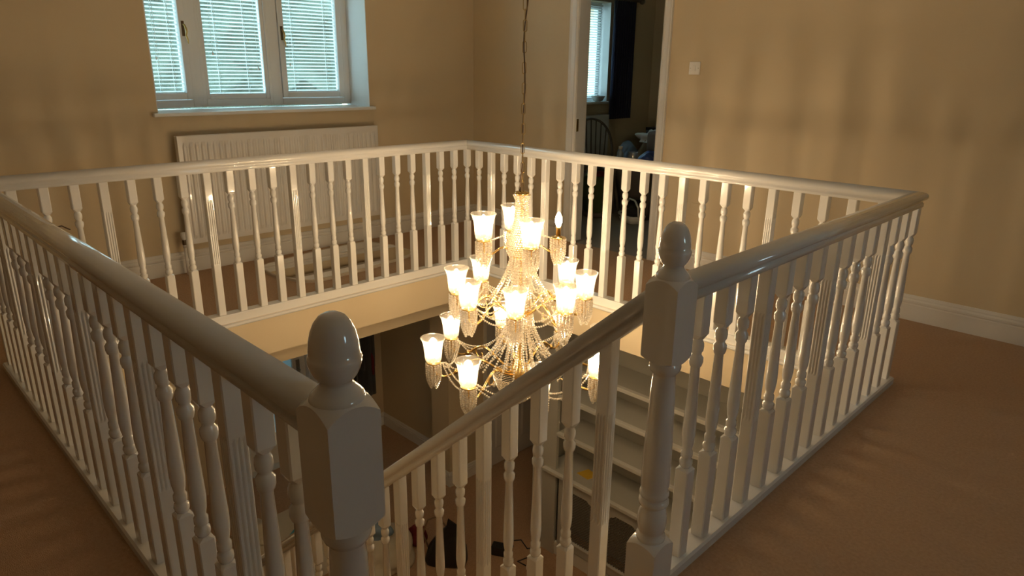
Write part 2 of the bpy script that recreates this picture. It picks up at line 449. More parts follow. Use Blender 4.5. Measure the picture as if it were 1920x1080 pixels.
def fluted(z0, za, zb, z1, rake=0.0):
    ts = [-0.86, -0.72, -0.52, -0.32, -0.20, 0.0, 0.20, 0.32, 0.52, 0.72, 0.86]
    dp = [0, 0, 1, 0, 0, 1, 0, 0, 1, 0, 0]
    def sec(z, depth, rk=0):
        out = []
        for k in range(4):
            c, s = math.cos(k*PI/2), math.sin(k*PI/2)
            for tt, d in zip(ts, dp):
                x, y = BH-d*depth, tt*BH
                X, Y = x*c-y*s, x*s+y*c
                out.append((X, Y, z+rk*X))
        return out
    return MB().rings([sec(z0, 0), sec(za, 0), sec(za+0.012, 0.0030), sec(zb-0.012, 0.0030), sec(zb, 0), sec(z1, 0, rake)])
ME_T = turned(0.03, 0.325, 0.715, ZR+0.004).mesh('baluster'); ME_T.materials.append(PAINT)
ME_F = fluted(0.03, 0.33, 0.70, ZR+0.004).mesh('fluted_baluster'); ME_F.materials.append(PAINT)

def run(label, p0, p1, m0, m1, spots, lip=None, brm=None):
    """handrail, base rail and balusters from p0 to p1 (plan points)"""
    c = ((p0[0]+p1[0])/2, (p0[1]+p1[1])/2, 0)
    b = thing('balustrade', label, 'balustrade', c, 0, 'white balustrade runs round the stairwell')
    q0 = (p0[0]-c[0], p0[1]-c[1]); q1 = (p1[0]-c[0], p1[1]-c[1])
    put('handrail', MB().sweep(HRP, (*q0, ZR), (*q1, ZR), m0, m1), PAINT, b)
    put('base_rail', MB().sweep(BRP, (*q0, 0), (*q1, 0), m0, m1, smooth=False), PAINT, b)
    for x, y, kind in spots:
        put('fluted_baluster' if kind else 'baluster', ME_F if kind else ME_T, None, b, (x-c[0], y-c[1], 0))
    return b
SP = LY/23.0; SQ = LX/23.0
fl = lambda k: k % 4 == 3
spW = [(0, -k*SP, fl(k)) for k in range(0, 24)]
spN = [(k*SQ, 0, k % 4 == 2) for k in range(1, 24)]
run('white balustrade running in front of the radiator and landing window', (0, -LY), (0, 0), 1, -1, spW)
run('white balustrade running in front of the bedroom doorway', (0, 0), (LX, 0), 1, -1, spN)
spE = []
k = 1
y = -0.128
while y > N2Y+0.07:
    spE.append((LX, y, k)); y -= 0.1275; k += 1
spE = [(x_, y_, (k-1-k_) % 4 == 3) for x_, y_, k_ in spE]
N1 = (2.958, -2.875)
run('white balustrade between the doorway side and the newel at the stair head', (LX, 0), (LX, N2Y+0.04), 1, 0, spE)
spS = [(k*SQ, -LY, k % 4 == 0) for k in range(1, 23)]
run('white balustrade over the lower hall ending at the large corner newel', (0, -LY), (N1[0]-0.04, -LY), -1, 0, spS)
# nosing mouldings under the base rails on the well side
NP = [(0.0, 0.0), (0.028, 0.0), (0.028, -0.020), (0.050, -0.022), (0.055, -0.027), (0.055, -0.033), (0.050, -0.040), (0.032, -0.044), (0.0, -0.044)]
def nose(n, p0, p1, s, m0, m1): struct(n, MB().sweep([(o*s, z) for o, z in NP], p0, p1, m0, m1, smooth=False), PAINT)
nose('trim_3', (0, -LY, 0), (0, 0, 0), 1, 1, -1)
nose('trim_4', (0, 0, 0), (LX, 0, 0), 1, 1, -1)
nose('trim_5', (LX, 0, 0), (LX, N2Y, 0), 1, 1, 0)
nose('trim_6', (0, -LY, 0), (N1[0]-0.04, -LY, 0), -1, -1, 0)

# ------------------------------------------------------------------ newel posts
def domed(h, zb, zt, rise_b, rise_t, n=10):
    """square block whose end faces are shallow domes, so that its side faces end in arcs"""
    m = MB(); g = [-h+2*h*i/n for i in range(n+1)]; R2 = 2*h*h
    for zc, rs, sg in ((zt, rise_t, 1), (zb, rise_b, -1)):
        vs = [(x, y, zc+sg*rs*(1-(x*x+y*y)/R2)) for y in g for x in g]
        m.add(vs, [(j*(n+1)+i, j*(n+1)+i+1, (j+1)*(n+1)+i+1, (j+1)*(n+1)+i) for j in range(n) for i in range(n)], True)
    for k in range(4):
        c, s_ = math.cos(k*PI/2), math.sin(k*PI/2)
        vs = []
        for zc, rs, sg in ((zb, rise_b, -1), (zt, rise_t, 1)):
            for t_ in g: vs.append((h*c-t_*s_, h*s_+t_*c, zc+sg*rs*(1-(h*h+t_*t_)/R2)))
        m.add(vs, [(i, i+1, n+1+i+1, n+1+i) for i in range(n)], False)
    return m
def newel(label, loc, zf, ztop, group='acorn newel posts'):
    """ztop: top of acorn; zf: foot"""
    n = thing('newel_post', label, 'newel post', (loc[0], loc[1], zf), 0, group)
    h = 0.0455; T = ztop-zf
    put('base_block', domed(h, 0, T-0.905, 0.0, 0.030), PAINT, n)
    z = T-0.885
    m = MB().lathe([(0.036, z-0.006), (0.040, z+0.004), (0.040, z+0.012), (0.033, z+0.018), (0.037, z+0.030), (0.0405, z+0.055), (0.039, z+0.080), (0.032, z+0.100), (0.030, z+0.104), (0.039, z+0.110), (0.041, z+0.118), (0.039, z+0.126), (0.033, z+0.130), (0.038, z+0.136), (0.040, z+0.143), (0.038, z+0.150), (0.034, z+0.154),
                      (0.0385, z+0.17), (0.038, z+0.25), (0.034, z+0.36), (0.0305, z+0.47), (0.029, z+0.49), (0.031, z+0.495), (0.038, z+0.503), (0.041, z+0.512), (0.040, z+0.524), (0.034, z+0.530), (0.034, z+0.538)], 28, cap0=False, cap1=False)
    put('turned_shaft', m, PAINT, n)
    z = T-0.355
    put('head_block', domed(h, z+0.012, z+0.198, 0.024, 0.036), PAINT, n)
    z = T-0.137
    m = MB().lathe([(0.0425, z-0.010), (0.0425, z+0.002), (0.041, z+0.007), (0.036, z+0.013), (0.030, z+0.019), (0.0255, z+0.025), (0.0245, z+0.029), (0.027, z+0.032), (0.033, z+0.040), (0.0375, z+0.050), (0.0402, z+0.060), (0.0408, z+0.065), (0.0400, z+0.069), (0.0380, z+0.071),
                      (0.0380, z+0.080), (0.0365, z+0.094), (0.0330, z+0.108), (0.0275, z+0.121), (0.0195, z+0.131), (0.010, z+0.136), (0.0, z+0.137)], 36, cap0=False, cap1=False)
    put('acorn_finial', m, PAINT, n)
    return n
newel('white newel post with acorn finial at the stair head beside the falling rail', (LX, N2Y), -0.33, 1.054)
newel('white acorn newel post ending the balustrade over the lower hall', N1, -0.33, 1.054)

# ------------------------------------------------------------------ staircase going down towards the window side
SL = 0.884
zr = lambda x: 0.838+(x-2.864)*SL-0.072       # underside of the falling rail
st = thing('staircase', 'white and carpeted staircase descending below the falling handrail', 'staircase', (1.5, -2.4, ZG))
o0 = Vector((1.5, -2.4, ZG))
NRISE = 12; RISE = (0-ZG)/NRISE; GO = RISE/SL
XT = LX-0.03
for i in range(NRISE-1):
    ztr = -(i+1)*RISE; xa = XT-(i+1)*GO; xb = XT-i*GO
    m = MB().box(xa-0.02-o0.x, xb-o0.x, -2.83-o0.y, -1.965-o0.y, ztr-0.03-o0.z, ztr-o0.z)
    put('tread', m, CARPET, st)
    m = MB().box(xb-0.018-o0.x, xb-o0.x, -2.83-o0.y, -1.965-o0.y, ztr-o0.z, ztr+RISE-0.03-o0.z)
    put('riser', m, CARPET, st)
def string(y0, y1):
    zs = lambda x: zr(x)-0.835
    xa, xb = 0.06, XT
    m = MB()
    A = [(xa, zs(xa)), (xb, zs(xb)), (xb, zs(xb)-0.34), (xa+0.05, ZG+0.0), (xa, ZG+0.0)]
    a = [(x-o0.x, y0-o0.y, z-o0.z) for x, z in A]; b = [(x-o0.x, y1-o0.y, z-o0.z) for x, z in A]
    return m.rings([a, b])
put('string', string(-1.965, -1.915), PAINT, st)
put('string', string(-2.848, -2.83), PAINT, st)
sr = thing('stair_balustrade', 'sloping white stair balustrade falling away from the stair head newel', 'balustrade', (1.5, N2Y, -0.6))
so = Vector((1.5, N2Y, -0.6))
p0 = Vector((LX-0.04, N2Y, zr(LX-0.04)))-so; p1 = Vector((0.14, N2Y, zr(0.14)))-so
k = 1/math.cos(math.atan(SL))
put('handrail', MB().sweep([(o, z*k) for o, z in HRP], p0, p1), PAINT, sr)
i = 0; x = 2.775
# raked copies: head runs on up into the sloping rail
ME_RT = turned(-0.86, -0.60, -0.185, 0.012, SL).mesh('baluster'); ME_RT.materials.append(PAINT)
ME_RF = fluted(-0.86, -0.56, -0.20, 0.012, SL).mesh('fluted_baluster'); ME_RF.materials.append(PAINT)
while x > 0.2:
    f = i % 4 == 0
    put('fluted_baluster' if f else 'baluster', ME_RF if f else ME_RT, None, sr, (x-so.x, 0, zr(x)-so.z))
    x -= 0.1255; i += 1
newel('white newel post at the foot of the stairs', (0.10, N2Y), ZG, ZG+1.18, None)

# ------------------------------------------------------------------ chandelier
CX, CY = 1.49, -0.962
ch = thing('chandelier', 'three-tier brass and crystal bead chandelier hanging on a chain over the stairwell', 'chandelier', (CX, CY, -0.32))
CZ = -0.32
ICO = None
def ico():
    bm = bmesh.new(); bmesh.ops.create_icosphere(bm, subdivisions=1, radius=1.0)
    vs = [tuple(v.co) for v in bm.verts]; fs = [tuple(v.index for v in f.verts) for f in bm.faces]
    bm.free(); return vs, fs
IV, IF = ico()
def bead(m, p, r, sz=1.0):
    m.add([(p[0]+x*r, p[1]+y*r, p[2]+z*r*sz) for x, y, z in IV], IF, False)
def strand(m, pts, r=0.0046, gap=2.0):
    """beads evenly spaced along a polyline"""
    P = [Vector(p) for p in pts]; step = r*gap; acc = 0.0
    bead(m, P[0], r)
    for a, b in zip(P, P[1:]):
        L = (b-a).length
        while acc+L >= step and L > 1e-9:
            tt = (step-acc)/L; a = a+(b-a)*tt; L = (b-a).length; bead(m, a, r); acc = 0.0
        acc += L
    return m
def sag(a, b, drop, n=14):
    a, b = Vector(a), Vector(b)
    return [a+(b-a)*(i/n)-Vector((0, 0, drop*4*(i/n)*(1-i/n))) for i in range(n+1)]

# shared meshes of one lamp (origin at the lamp's brass pan, z up)
pan = MB().lathe([(0.004, -0.012), (0.014, -0.010), (0.020, -0.004), (0.037, 0.000), (0.038, 0.003), (0.030, 0.004), (0.022, 0.002), (0.020, 0.008), (0.012, 0.010), (0.012, 0.012)], 24).mesh('drip_pan')
pan.materials.append(BRASS)
sleeve = MB().lathe([(0.0125, 0.008), (0.0125, 0.050), (0.015, 0.051), (0.015, 0.055), (0.010, 0.056)], 16).mesh('candle_sleeve')
sleeve.materials.append(BRASS)
bulbm = MB().lathe([(0.007, 0.054), (0.011, 0.062), (0.0165, 0.078), (0.0175, 0.090), (0.0155, 0.105), (0.010, 0.118), (0.004, 0.128), (0.0, 0.130)], 16, cap0=False, cap1=False).mesh('candle_bulb')
bulbm.materials.append(BULB)
so_ = [(0.016, 0.005), (0.032, 0.007), (0.0405, 0.015), (0.0435, 0.030), (0.0448, 0.055), (0.0468, 0.080), (0.0515, 0.105), (0.0590, 0.126), (0.0635, 0.134)]
si_ = [(r-0.0022, z+0.001) for r, z in reversed(so_)]
shadem = MB().lathe(so_+[(0.0625, 0.1360)]+si_, 32, cap0=False, cap1=False).mesh('glass_shade')
shadem.materials.append(SHADE)
bm_ = MB()
nst = 13
for k in range(nst):                              # hanging bead strands gathered to a point
    a = 2*PI*k/nst
    pts = []
    for j in range(15):
        f = j/14.0; z = -0.008-0.118*f*(0.86+0.09*((k*7) % 4))
        r = 0.0375 if f < 0.5 else 0.0375-0.024*((f-0.5)/0.5)**1.5
        pts.append((r*math.cos(a), r*math.sin(a), z))
    strand(bm_, pts, 0.0066, 1.85)
for k in range(6):
    a = 2*PI*k/6; strand(bm_, [(0.018*math.cos(a), 0.018*math.sin(a), -0.02), (0.010*math.cos(a), 0.010*math.sin(a), -0.135+0.008*(k % 2))], 0.0066, 1.85)
basketm = bm_.mesh('bead_basket'); basketm.materials.append(CRYSTAL)

def lamp(parent, p, shaded=True):
    put('drip_pan', pan, None, parent, p)
    put('candle_sleeve', sleeve, None, parent, p)
    put('candle_bulb', bulbm, None, parent, p)
    if shaded: put('glass_shade', shadem, None, parent, p)
    put('bead_basket', basketm, None, parent, p)

TIERS = [  # radius, z of pan, lamps, first angle, hub z, hub radius
    (0.190, 0.595, 4, -32, 0.525, 0.030),
    (0.326, 0.300, 8, -50, 0.205, 0.040),
    (0.448, -0.032, 8, -78, -0.120, 0.050)]
lamp_pts = []
for ti, (rad, zp, n, a0, zh, rh) in enumerate(TIERS):
    row = []
    for k in range(n):
        a = R(a0+360.0/n*k); ca, sa = math.cos(a), math.sin(a)
        P = lambda r, z: (r*ca, r*sa, z-CZ)
        s = rad-rh
        if ti == 0:
            prof = [(rh, zh), (rh+s*.25, zh+.028), (rh+s*.45, zh+.034), (rh+s*.68, zh+.005), (rh+s*.85, zh-.008), (rh+s*.97, zh+.012), (rad, zh+.04), (rad, zp-.008)]
        else:
            prof = [(rh, zh), (rh+s*.18, zh+.030), (rh+s*.33, zh+.075), (rh+s*.46, zh+.092), (rh+s*.58, zh+.070), (rh+s*.70, zh+.028), (rh+s*.82, zh+.004), (rh+s*.93, zh+.010), (rad-.003, zh+.035), (rad, zp-.008)]
        # smooth the control polygon
        pv = [Vector(P(*q)) for q in prof]
        for _ in range(2):
            q = [pv[0]]
            for u, v in zip(pv, pv[1:]): q += [u*.75+v*.25, u*.25+v*.75]
            pv = q+[pv[-1]]
        m = MB().tube(pv, 0.0065 if ti else 0.0055, 8)
        if ti:   # inner scroll curling back under the arch of the arm
            cx, cz = rh+s*.50, zh+.045
            sc = [P(cx+(.036-.0024*j)*math.cos(R(60-24*j)), cz+(.036-.0024*j)*math.sin(R(60-24*j))) for j in range(13)]
            m.tube(sc, [0.005-.0002*j for j in range(13)], 7)
            q = P(*prof[6]); m.tube([P(prof[5][0]-.004, prof[5][1]+.01), P(prof[5][0]+.012, prof[5][1]-.008)], 0.0105, 10)
        arm = put('arm', m, BRASS, ch)
        bare = (ti == 0 and k == 1)
        lamp(arm, P(rad, zp), not bare)
        row.append(P(rad, zp))
    lamp_pts.append(row)

# central stem with turned brass hubs and crown
m = MB().lathe([(0.004, 0.835), (0.030, 0.832), (0.036, 0.826), (0.034, 0.818), (0.020, 0.812), (0.009, 0.80), (0.009, 0.56), (0.016, 0.555), (0.030, 0.545), (0.034, 0.53), (0.028, 0.515), (0.040, 0.508), (0.041, 0.500), (0.012, 0.492),
                (0.010, 0.45), (0.014, 0.30), (0.022, 0.26), (0.040, 0.225), (0.046, 0.205), (0.040, 0.185), (0.016, 0.16), (0.012, 0.05), (0.018, -0.03), (0.036, -0.07), (0.055, -0.105), (0.058, -0.125), (0.046, -0.15), (0.020, -0.17), (0.012, -0.20), (0.02, -0.215), (0.012, -0.235), (0.0, -0.24)], 24)
m.v = [(x, y, z-CZ) for x, y, z in m.v]
put('stem', m, BRASS, ch)

# bead-covered crown and tent above the first tier
m = MB()
prof = [(0.040, 0.822), (0.038, 0.808), (0.030, 0.795), (0.028, 0.78), (0.029, 0.76), (0.031, 0.74), (0.034, 0.71), (0.036, 0.68), (0.042, 0.65), (0.052, 0.62), (0.062, 0.595), (0.067, 0.57), (0.066, 0.545), (0.058, 0.52)]
def ringrow(m, r, z, br=0.0066, ph=0.0):
    n = max(6, int(2*PI*r/(br*1.9)))
    for k in range(n):
        a = 2*PI*(k+ph)/n; bead(m, (r*math.cos(a), r*math.sin(a), z-CZ), br, 0.8)
zz = 0.824; i = 0
while zz > 0.52:
    for (ra, za), (rb, zb) in zip(prof, prof[1:]):
        if za >= zz >= zb:
            ringrow(m, ra+(rb-ra)*(za-zz)/(za-zb), zz, 0.0066, 0.5*(i % 2)); break
    zz -= 0.0108; i += 1
put('bead_crown', m, CRYSTAL, ch)
# bead strands: crown tent to second tier, second tier to third, and inner falls
def falls(name, n, r0, z0, r1, z1, drop, off=0.0, br=0.0064):
    for k in range(n):
        a = 2*PI*(k+off)/n
        pts = []
        for j in range(17):
            f = j/16.0
            pts.append(((r0+(r1-r0)*f**1.6)*math.cos(a), (r0+(r1-r0)*f**1.6)*math.sin(a), z0+(z1-z0)*f-drop*4*f*(1-f)-CZ))
        put(name, strand(MB(), pts, br, 2.2), CRYSTAL, ch)
falls('bead_strand', 18, 0.052, 0.52, 0.165, 0.270, 0.0, 0.25)
falls('bead_strand', 12, 0.036, 0.51, 0.060, 0.230, 0.0)
falls('bead_strand', 20, 0.060, 0.215, 0.215, -0.090, 0.012)
falls('bead_strand', 16, 0.045, 0.190, 0.080, -0.090, 0.0, 0.5, 0.0062)
# dense bead sleeve round the stem between first and second tier
m = MB(); zz = 0.495; i = 0
while zz > 0.34:
    ringrow(m, 0.034+0.012*math.sin((0.495-zz)/0.155*PI), zz, 0.0064, 0.5*(i % 2)); zz -= 0.0108; i += 1
put('bead_sleeve', m, CRYSTAL, ch)
m = MB(); zz = -0.13; i = 0
while zz > -0.30:                        # tapering bead bowl below the lowest hub
    f = (-0.13-zz)/0.17
    ringrow(m, 0.004+0.13*math.cos(f*PI/2)**0.8, zz, 0.0054, 0.5*(i % 2)); zz -= 0.010; i += 1
put('bead_bowl', m, CRYSTAL, ch)
# swags from lamp to lamp
for ti, drop in ((1, 0.05), (2, 0.075)):
    row = lamp_pts[ti]; n = len(row)
    for k in range(n):
        a, b = Vector(row[k]), Vector(row[(k+1) % n])
        for dd, rr in ((0.012, 0.86), (0.035, 0.90)):
            aa = Vector((a.x*rr, a.y*rr, a.z-0.006)); bb = Vector((b.x*rr, b.y*rr, b.z-0.006))
            put('bead_swag', strand(MB(), sag(aa, bb, dd+drop*.6), 0.0055, 2.1), CRYSTAL, ch)
        c = Vector((a.x*.22, a.y*.22, a.z+(.0 if ti == 1 else .03)))
        put('bead_swag', strand(MB(), sag(Vector((a.x*.88, a.y*.88, a.z-.006)), c, drop), 0.0055, 2.1), CRYSTAL, ch)
for k in range(4):
    a = Vector(lamp_pts[0][k]); put('bead_swag', strand(MB(), sag((a.x*.8, a.y*.8, a.z), (a.x*.34, a.y*.34, a.z+.03), 0.0), 0.005, 1.95), CRYSTAL, ch)
# pendant drops on the middle and lower arms
for ti in (1, 2):
    rad, zp, n, a0, zh, rh = TIERS[ti]
    for k in range(n):
        a = R(a0+360.0/n*k); r = rh+(rad-rh)*.46; z = zh+.04-CZ
        x, y = r*math.cos(a), r*math.sin(a)
        m = MB().lathe([(0.001, z+.0), (0.004, z-.006), (0.009, z-.022), (0.006, z-.034), (0.0, z-.040)], 6, (x, y), smooth=False, cap0=False, cap1=False)
        put('crystal_drop', m, CRYSTAL, ch)
# chain up to the ceiling with its flex wound through it
def link_mesh():
    pts = []
    hl, hw = 0.0255, 0.0085
    for k in range(16):
        a = 2*PI*k/16; pts.append((hw*math.cos(a), 0, (hl-hw)*(1 if math.sin(a) > 0 else -1)+hw*math.sin(a)))
    me = MB().tube(pts, 0.0019, 6, closed=True).mesh('chain_link'); me.materials.append(BRASSD); return me
LM = link_mesh()
z = 0.856; k = 0
while z < ZC-0.03:
    put('chain_link', LM, None, ch, (0.0012*math.sin(k*1.3), 0, z-CZ), (0, 0, R(45)+(PI/2 if k % 2 else 0)))
    z += 0.0455; k += 1
pts = []
for j in range(90):
    zz = 0.826+(ZC-0.02-0.826)*j/89.0
    pts.append((0.009*math.sin(zz*15)+0.007*math.sin(zz*5.1), 0.010*math.cos(zz*11), zz-CZ))
put('flex_cable', MB().tube(pts, 0.0031, 6), CABLE, ch)
m = MB().lathe([(0.0, ZC-0.05-CZ), (0.02, ZC-0.048-CZ), (0.05, ZC-0.02-CZ), (0.06, ZC-CZ)], 24)
put('ceiling_rose', m, BRASS, ch)

# ------------------------------------------------------------------ radiator under the window
ry0, ry1, rz0, rz1 = -1.635, -0.055, 0.215, 0.95
rx = XW+0.095
rad = thing('radiator', 'white ribbed panel radiator on the wall under the landing window', 'radiator', (XW, (ry0+ry1)/2, 0))
oy = (ry0+ry1)/2
nr = 38; pit = (ry1-ry0-0.05)/nr
ringsA = []
m = MB()
cols = []
for k in range(nr):
    y = ry0+0.025+k*pit
    for f, d in ((0.08, 0.0), (0.30, 0.007), (0.65, 0.007), (0.87, 0.0)):
        cols.append((y+f*pit, d))
cols = [(ry0, 0.0)]+cols+[(ry1, 0.0)]
zs = [(rz0, 0), (rz0+0.035, 0), (rz0+0.06, 1), (rz1-0.075, 1), (rz1-0.045, 0), (rz1-0.012, 0), (rz1, -0.6)]
vs = []; fs = []
for z, w in zs:
    for y, d in cols:
        vs.append((rx-XW+(d*w if w > 0 else w*0.012), y-oy, z))
nc = len(cols)
for a in range(len(zs)-1):
    for b in range(nc-1): fs.append((a*nc+b, a*nc+b+1, (a+1)*nc+b+1, (a+1)*nc+b))
m.add(vs, fs, False)
put('ribbed_panel', m, RADI, rad)
m = MB().box(rx-XW-0.05, rx-XW-0.0005, ry0-oy, ry1-oy, rz0, rz1-0.004)
put('back_panel', m, RADI, rad)
for y in (ry0+0.3, ry1-0.3): put('wall_bracket', MB().box(0, rx-XW-0.05, y-oy-0.02, y-oy+0.02, rz0+0.1, rz1-0.1), RADI, rad)
for y, s in ((ry0-0.03, -1), (ry1+0.03, 1)):
    m = MB().lathe([(0.009, 0.0), (0.009, 0.20)], 10, (rx-XW-0.025, y-oy))
    v = put('feed_pipe', m, SKIRT, rad)
    m = MB().lathe([(0.012, 0.195), (0.013, 0.25), (0.010, 0.255), (0.017, 0.262), (0.019, 0.275), (0.017, 0.30), (0.008, 0.303)], 14, (rx-XW-0.025, y-oy))
    m.tube([(rx-XW-0.025, y-oy, 0.225), (rx-XW-0.025, y-oy-s*0.035, 0.225)], 0.010, 10)
    put('valve', m, IRON if s > 0 else PLASTIC, rad)
    if s < 0: put('valve_band', MB().lathe([(0.0135, 0.215), (0.0142, 0.22), (0.0142, 0.245), (0.0135, 0.25)], 14, (rx-XW-0.025, y-oy)), IRON, rad)

# ------------------------------------------------------------------ light switch, socket
sw = thing('light_switch', 'square white light switch on the wall beside the doorway', 'switch', (1.158, YN, 1.42))
bevel(put('plate', MB().box(-0.043, 0.043, -0.009, 0.0, -0.043, 0.043), PLASTIC, sw), 0.004)
bevel(put('rocker', MB().box(-0.010, 0.010, -0.014, -0.008, -0.018, 0.018), PLASTIC, sw), 0.002)
for s in (-1, 1):
    m = MB().lathe([(0.003, 0), (0.003, 0.001)], 10); m.v = [(x+s*0.030, -0.009-z, y) for x, y, z in m.v]
    put('screw', m, SCREW, sw)
sk = thing('wall_socket', 'beige socket plate low on the wall below the light switch', 'socket', (1.27, YN, 0.45))
bevel(put('plate', MB().box(-0.043, 0.043, -0.009, 0.0, -0.043, 0.043), WALL, sk), 0.004)
put('socket_face', MB().box(-0.02, 0.02, -0.0105, -0.008, -0.025, 0.015), WALL, sk)
sk = thing('wall_socket', 'white socket plate near the room corner behind the balustrade', 'socket', (-0.52, YN, 0.52))
bevel(put('plate', MB().box(-0.043, 0.043, -0.009, 0.0, -0.043, 0.043), PLASTIC, sk), 0.004)
put('rocker', MB().box(-0.010, 0.010, -0.013, -0.008, -0.018, 0.018), PLASTIC, sk)

cb2 = put('cable_end', MB().tube([(XW, -2.44, 0.452), (XW+0.03, -2.42, 0.448), (XW+0.04, -2.39, 0.440), (XW+0.035, -2.36, 0.443), (XW+0.05, -2.335, 0.425), (XW+0.04, -2.32, 0.415)], 0.004, 6), CABLE)
tag(cb2, 'short brown cable end sticking out of the wall near the radiator', 'cable')
# ------------------------------------------------------------------ mirror lying on the carpet by the radiator
mr = thing('wall_mirror', 'shaped mirror with pale scalloped frame lying flat on the carpet below the radiator', 'mirror', (-0.66, -0.70, 0.0), R(8))
def plate(outl, z0, z1): return MB().rings([[(x, y, z0) for x, y in outl], [(x, y, z1) for x, y in outl]])
out = []
n = 96
for k in range(n):
    a = 2*PI*k/n; c, s = math.cos(a), math.sin(a)
    sx, sy = 0.34, 0.56
    p = 4.0
    r = (abs(c)**p+abs(s)**p)**(-1/p)
    w = 1+0.018*math.cos(8*a)
    out.append((sx*r*c*w, sy*r*s*w))
put('backboard', plate(out, 0.0, 0.014), MFRAME, mr)
inn = [(x*0.955, y*0.972) for x, y in out]
put('glass', plate(inn, 0.013, 0.017), MIRROR, mr)
m = MB()
for j in range(n):
    pass
fr = [[(x*f, y*g, z) for x, y in out] for f, g, z in ((1.0, 1.0, 0.008), (0.998, 0.998, 0.018), (0.975, 0.984, 0.021), (0.950, 0.970, 0.016))]
put('frame', MB().rings(fr, True, False, False), MFRAME, mr)

# ------------------------------------------------------------------ lower hall shell
struct('wall_hall_beam', MB().box(-0.34, -0.25, YS, 0.45, -0.475, ZS), BEAM)
FY0, FY1 = -0.93, -0.13            # front door in the west wall
struct('wall_hall_west', wall_x(-2.5, -2.3, YS, 3.4, ZG, ZS, [(FY0, FY1, ZG, -0.5)]), HALLWALL)
struct('wall_hall_north', MB().box(-2.3, -1.06, 0.72, 0.84, ZG, ZS), HALLWALL)
struct('wall_hall_pier', MB().box(-1.06, -0.80, 0.45, 3.4, ZG, ZS), HALLWALL)
struct('wall_hall_end', MB().box(-0.80, 0.40, 2.9, 3.0, ZG, ZS), HALLWALL)
struct('wall_passage_east', MB().box(0.33, 0.42, 0.44, 3.0, ZG, ZS), HALLWALL)
struct('wall_alcove', MB().box(0.42, 3.3, 0.78, 0.88, ZG, ZS), HALLWALL)
struct('wall_hall_south', MB().box(-2.3, 3.3, -2.95, -2.87, ZG, ZS), HALLWALL)
struct('wall_hall_east', MB().box(3.2, 3.3, -2.87, 0.78, ZG, ZS), HALLWALL)
def gskirt(name, p0, p1, s): return struct(name, MB().sweep([(o*s, z) for o, z in skp], p0, p1, 0, 0, smooth=False), SKIRT)
gskirt('baseboard_hall_north', (-2.3, 0.72, ZG), (-1.06, 0.72, ZG), 1)
gskirt('baseboard_pier_south', (-1.06, 0.45, ZG), (-0.78, 0.45, ZG), 1)
gskirt('baseboard_pier_east', (-0.80, 0.43, ZG), (-0.80, 0.90, ZG), 1)
gskirt('baseboard_hall_west', (-2.3, -0.1, ZG), (-2.3, 0.72, ZG), 1)
# front door, frosted light, frame
fd = sroot('door_2', (-2.3, (FY0+FY1)/2, ZG)); fo = Vector((-2.3, (FY0+FY1)/2, ZG))
def fbox(x0, x1, y0, y1, z0, z1): return MB().box(x0-fo.x, x1-fo.x, y0-fo.y, y1-fo.y, z0-fo.z, z1-fo.z)
put('leaf', (lambda m: (m.box(-0.11, -0.06, FY0-fo.y+.05, -0.27, 0.0, 2.0), m.box(-0.11, -0.06, 0.21, FY1-fo.y-.05, 0.0, 2.0), m.box(-0.11, -0.06, -0.27, 0.21, 0.0, 0.35), m.box(-0.11, -0.06, -0.27, 0.21, 1.92, 2.0), m)[-1])(MB()), DOORP, fd)
put('pane', MB().box(-0.09, -0.08, -0.27, 0.21, 0.35, 1.92), FROST, fd)
put('door_frame', (lambda m: (m.box(-0.2, 0.03, FY0-fo.y, FY0-fo.y+.05, 0, 2.05), m.box(-0.2, 0.03, FY1-fo.y-.05, FY1-fo.y+.03, 0, 2.05), m.box(-0.2, 0.03, FY0-fo.y, FY1-fo.y, 2.0, 2.05), m.box(-0.2, 0.03, FY0-fo.y, FY1-fo.y, -0.05, 0.012), m)[-1])(MB()), UPVC, fd)
m = MB(); m.tube([(-0.06, 0.27, 0.98), (-0.02, 0.27, 0.98), (-0.015, 0.25, 0.98), (-0.015, 0.15, 0.98)], 0.009, 8); m.box(-0.062, -0.055, 0.25, 0.29, 0.88, 1.08)
put('handle', m, SCREW, fd)
# inner panelled door on the passage wall
pd = sroot('door_3', (-0.80, 1.35, ZG))
put('leaf', MB().box(0.0, 0.035, -0.37, 0.37, 0.01, 2.0), DOORP, pd)
for yy in (-0.19, 0.19):
    for z0, z1 in ((0.2, 0.85), (1.0, 1.85)):
        m = MB(); a = [(0.036, yy-.13, z0), (0.036, yy+.13, z0), (0.036, yy+.13, z1), (0.036, yy-.13, z1)]
        b = [(0.046, yy-.11, z0+.02), (0.046, yy+.11, z0+.02), (0.046, yy+.11, z1-.02), (0.046, yy-.11, z1-.02)]
        put('panel', m.rings([a, b]), DOORP, pd)
put('door_frame', (lambda m: (m.box(0, .05, -.45, -.37, 0, 2.06), m.box(0, .05, .37, .45, 0, 2.06), m.box(0, .05, -.45, .45, 2.0, 2.06), m)[-1])(MB()), SKIRT, pd)
m = MB(); m.box(0.035, 0.042, -0.33, -0.29, 0.92, 1.10); m.tube([(0.04, -0.31, 1.03), (0.075, -0.31, 1.03), (0.08, -0.29, 1.03), (0.08, -0.20, 1.03)], 0.008, 8)
put('handle', m, SCREW, pd)

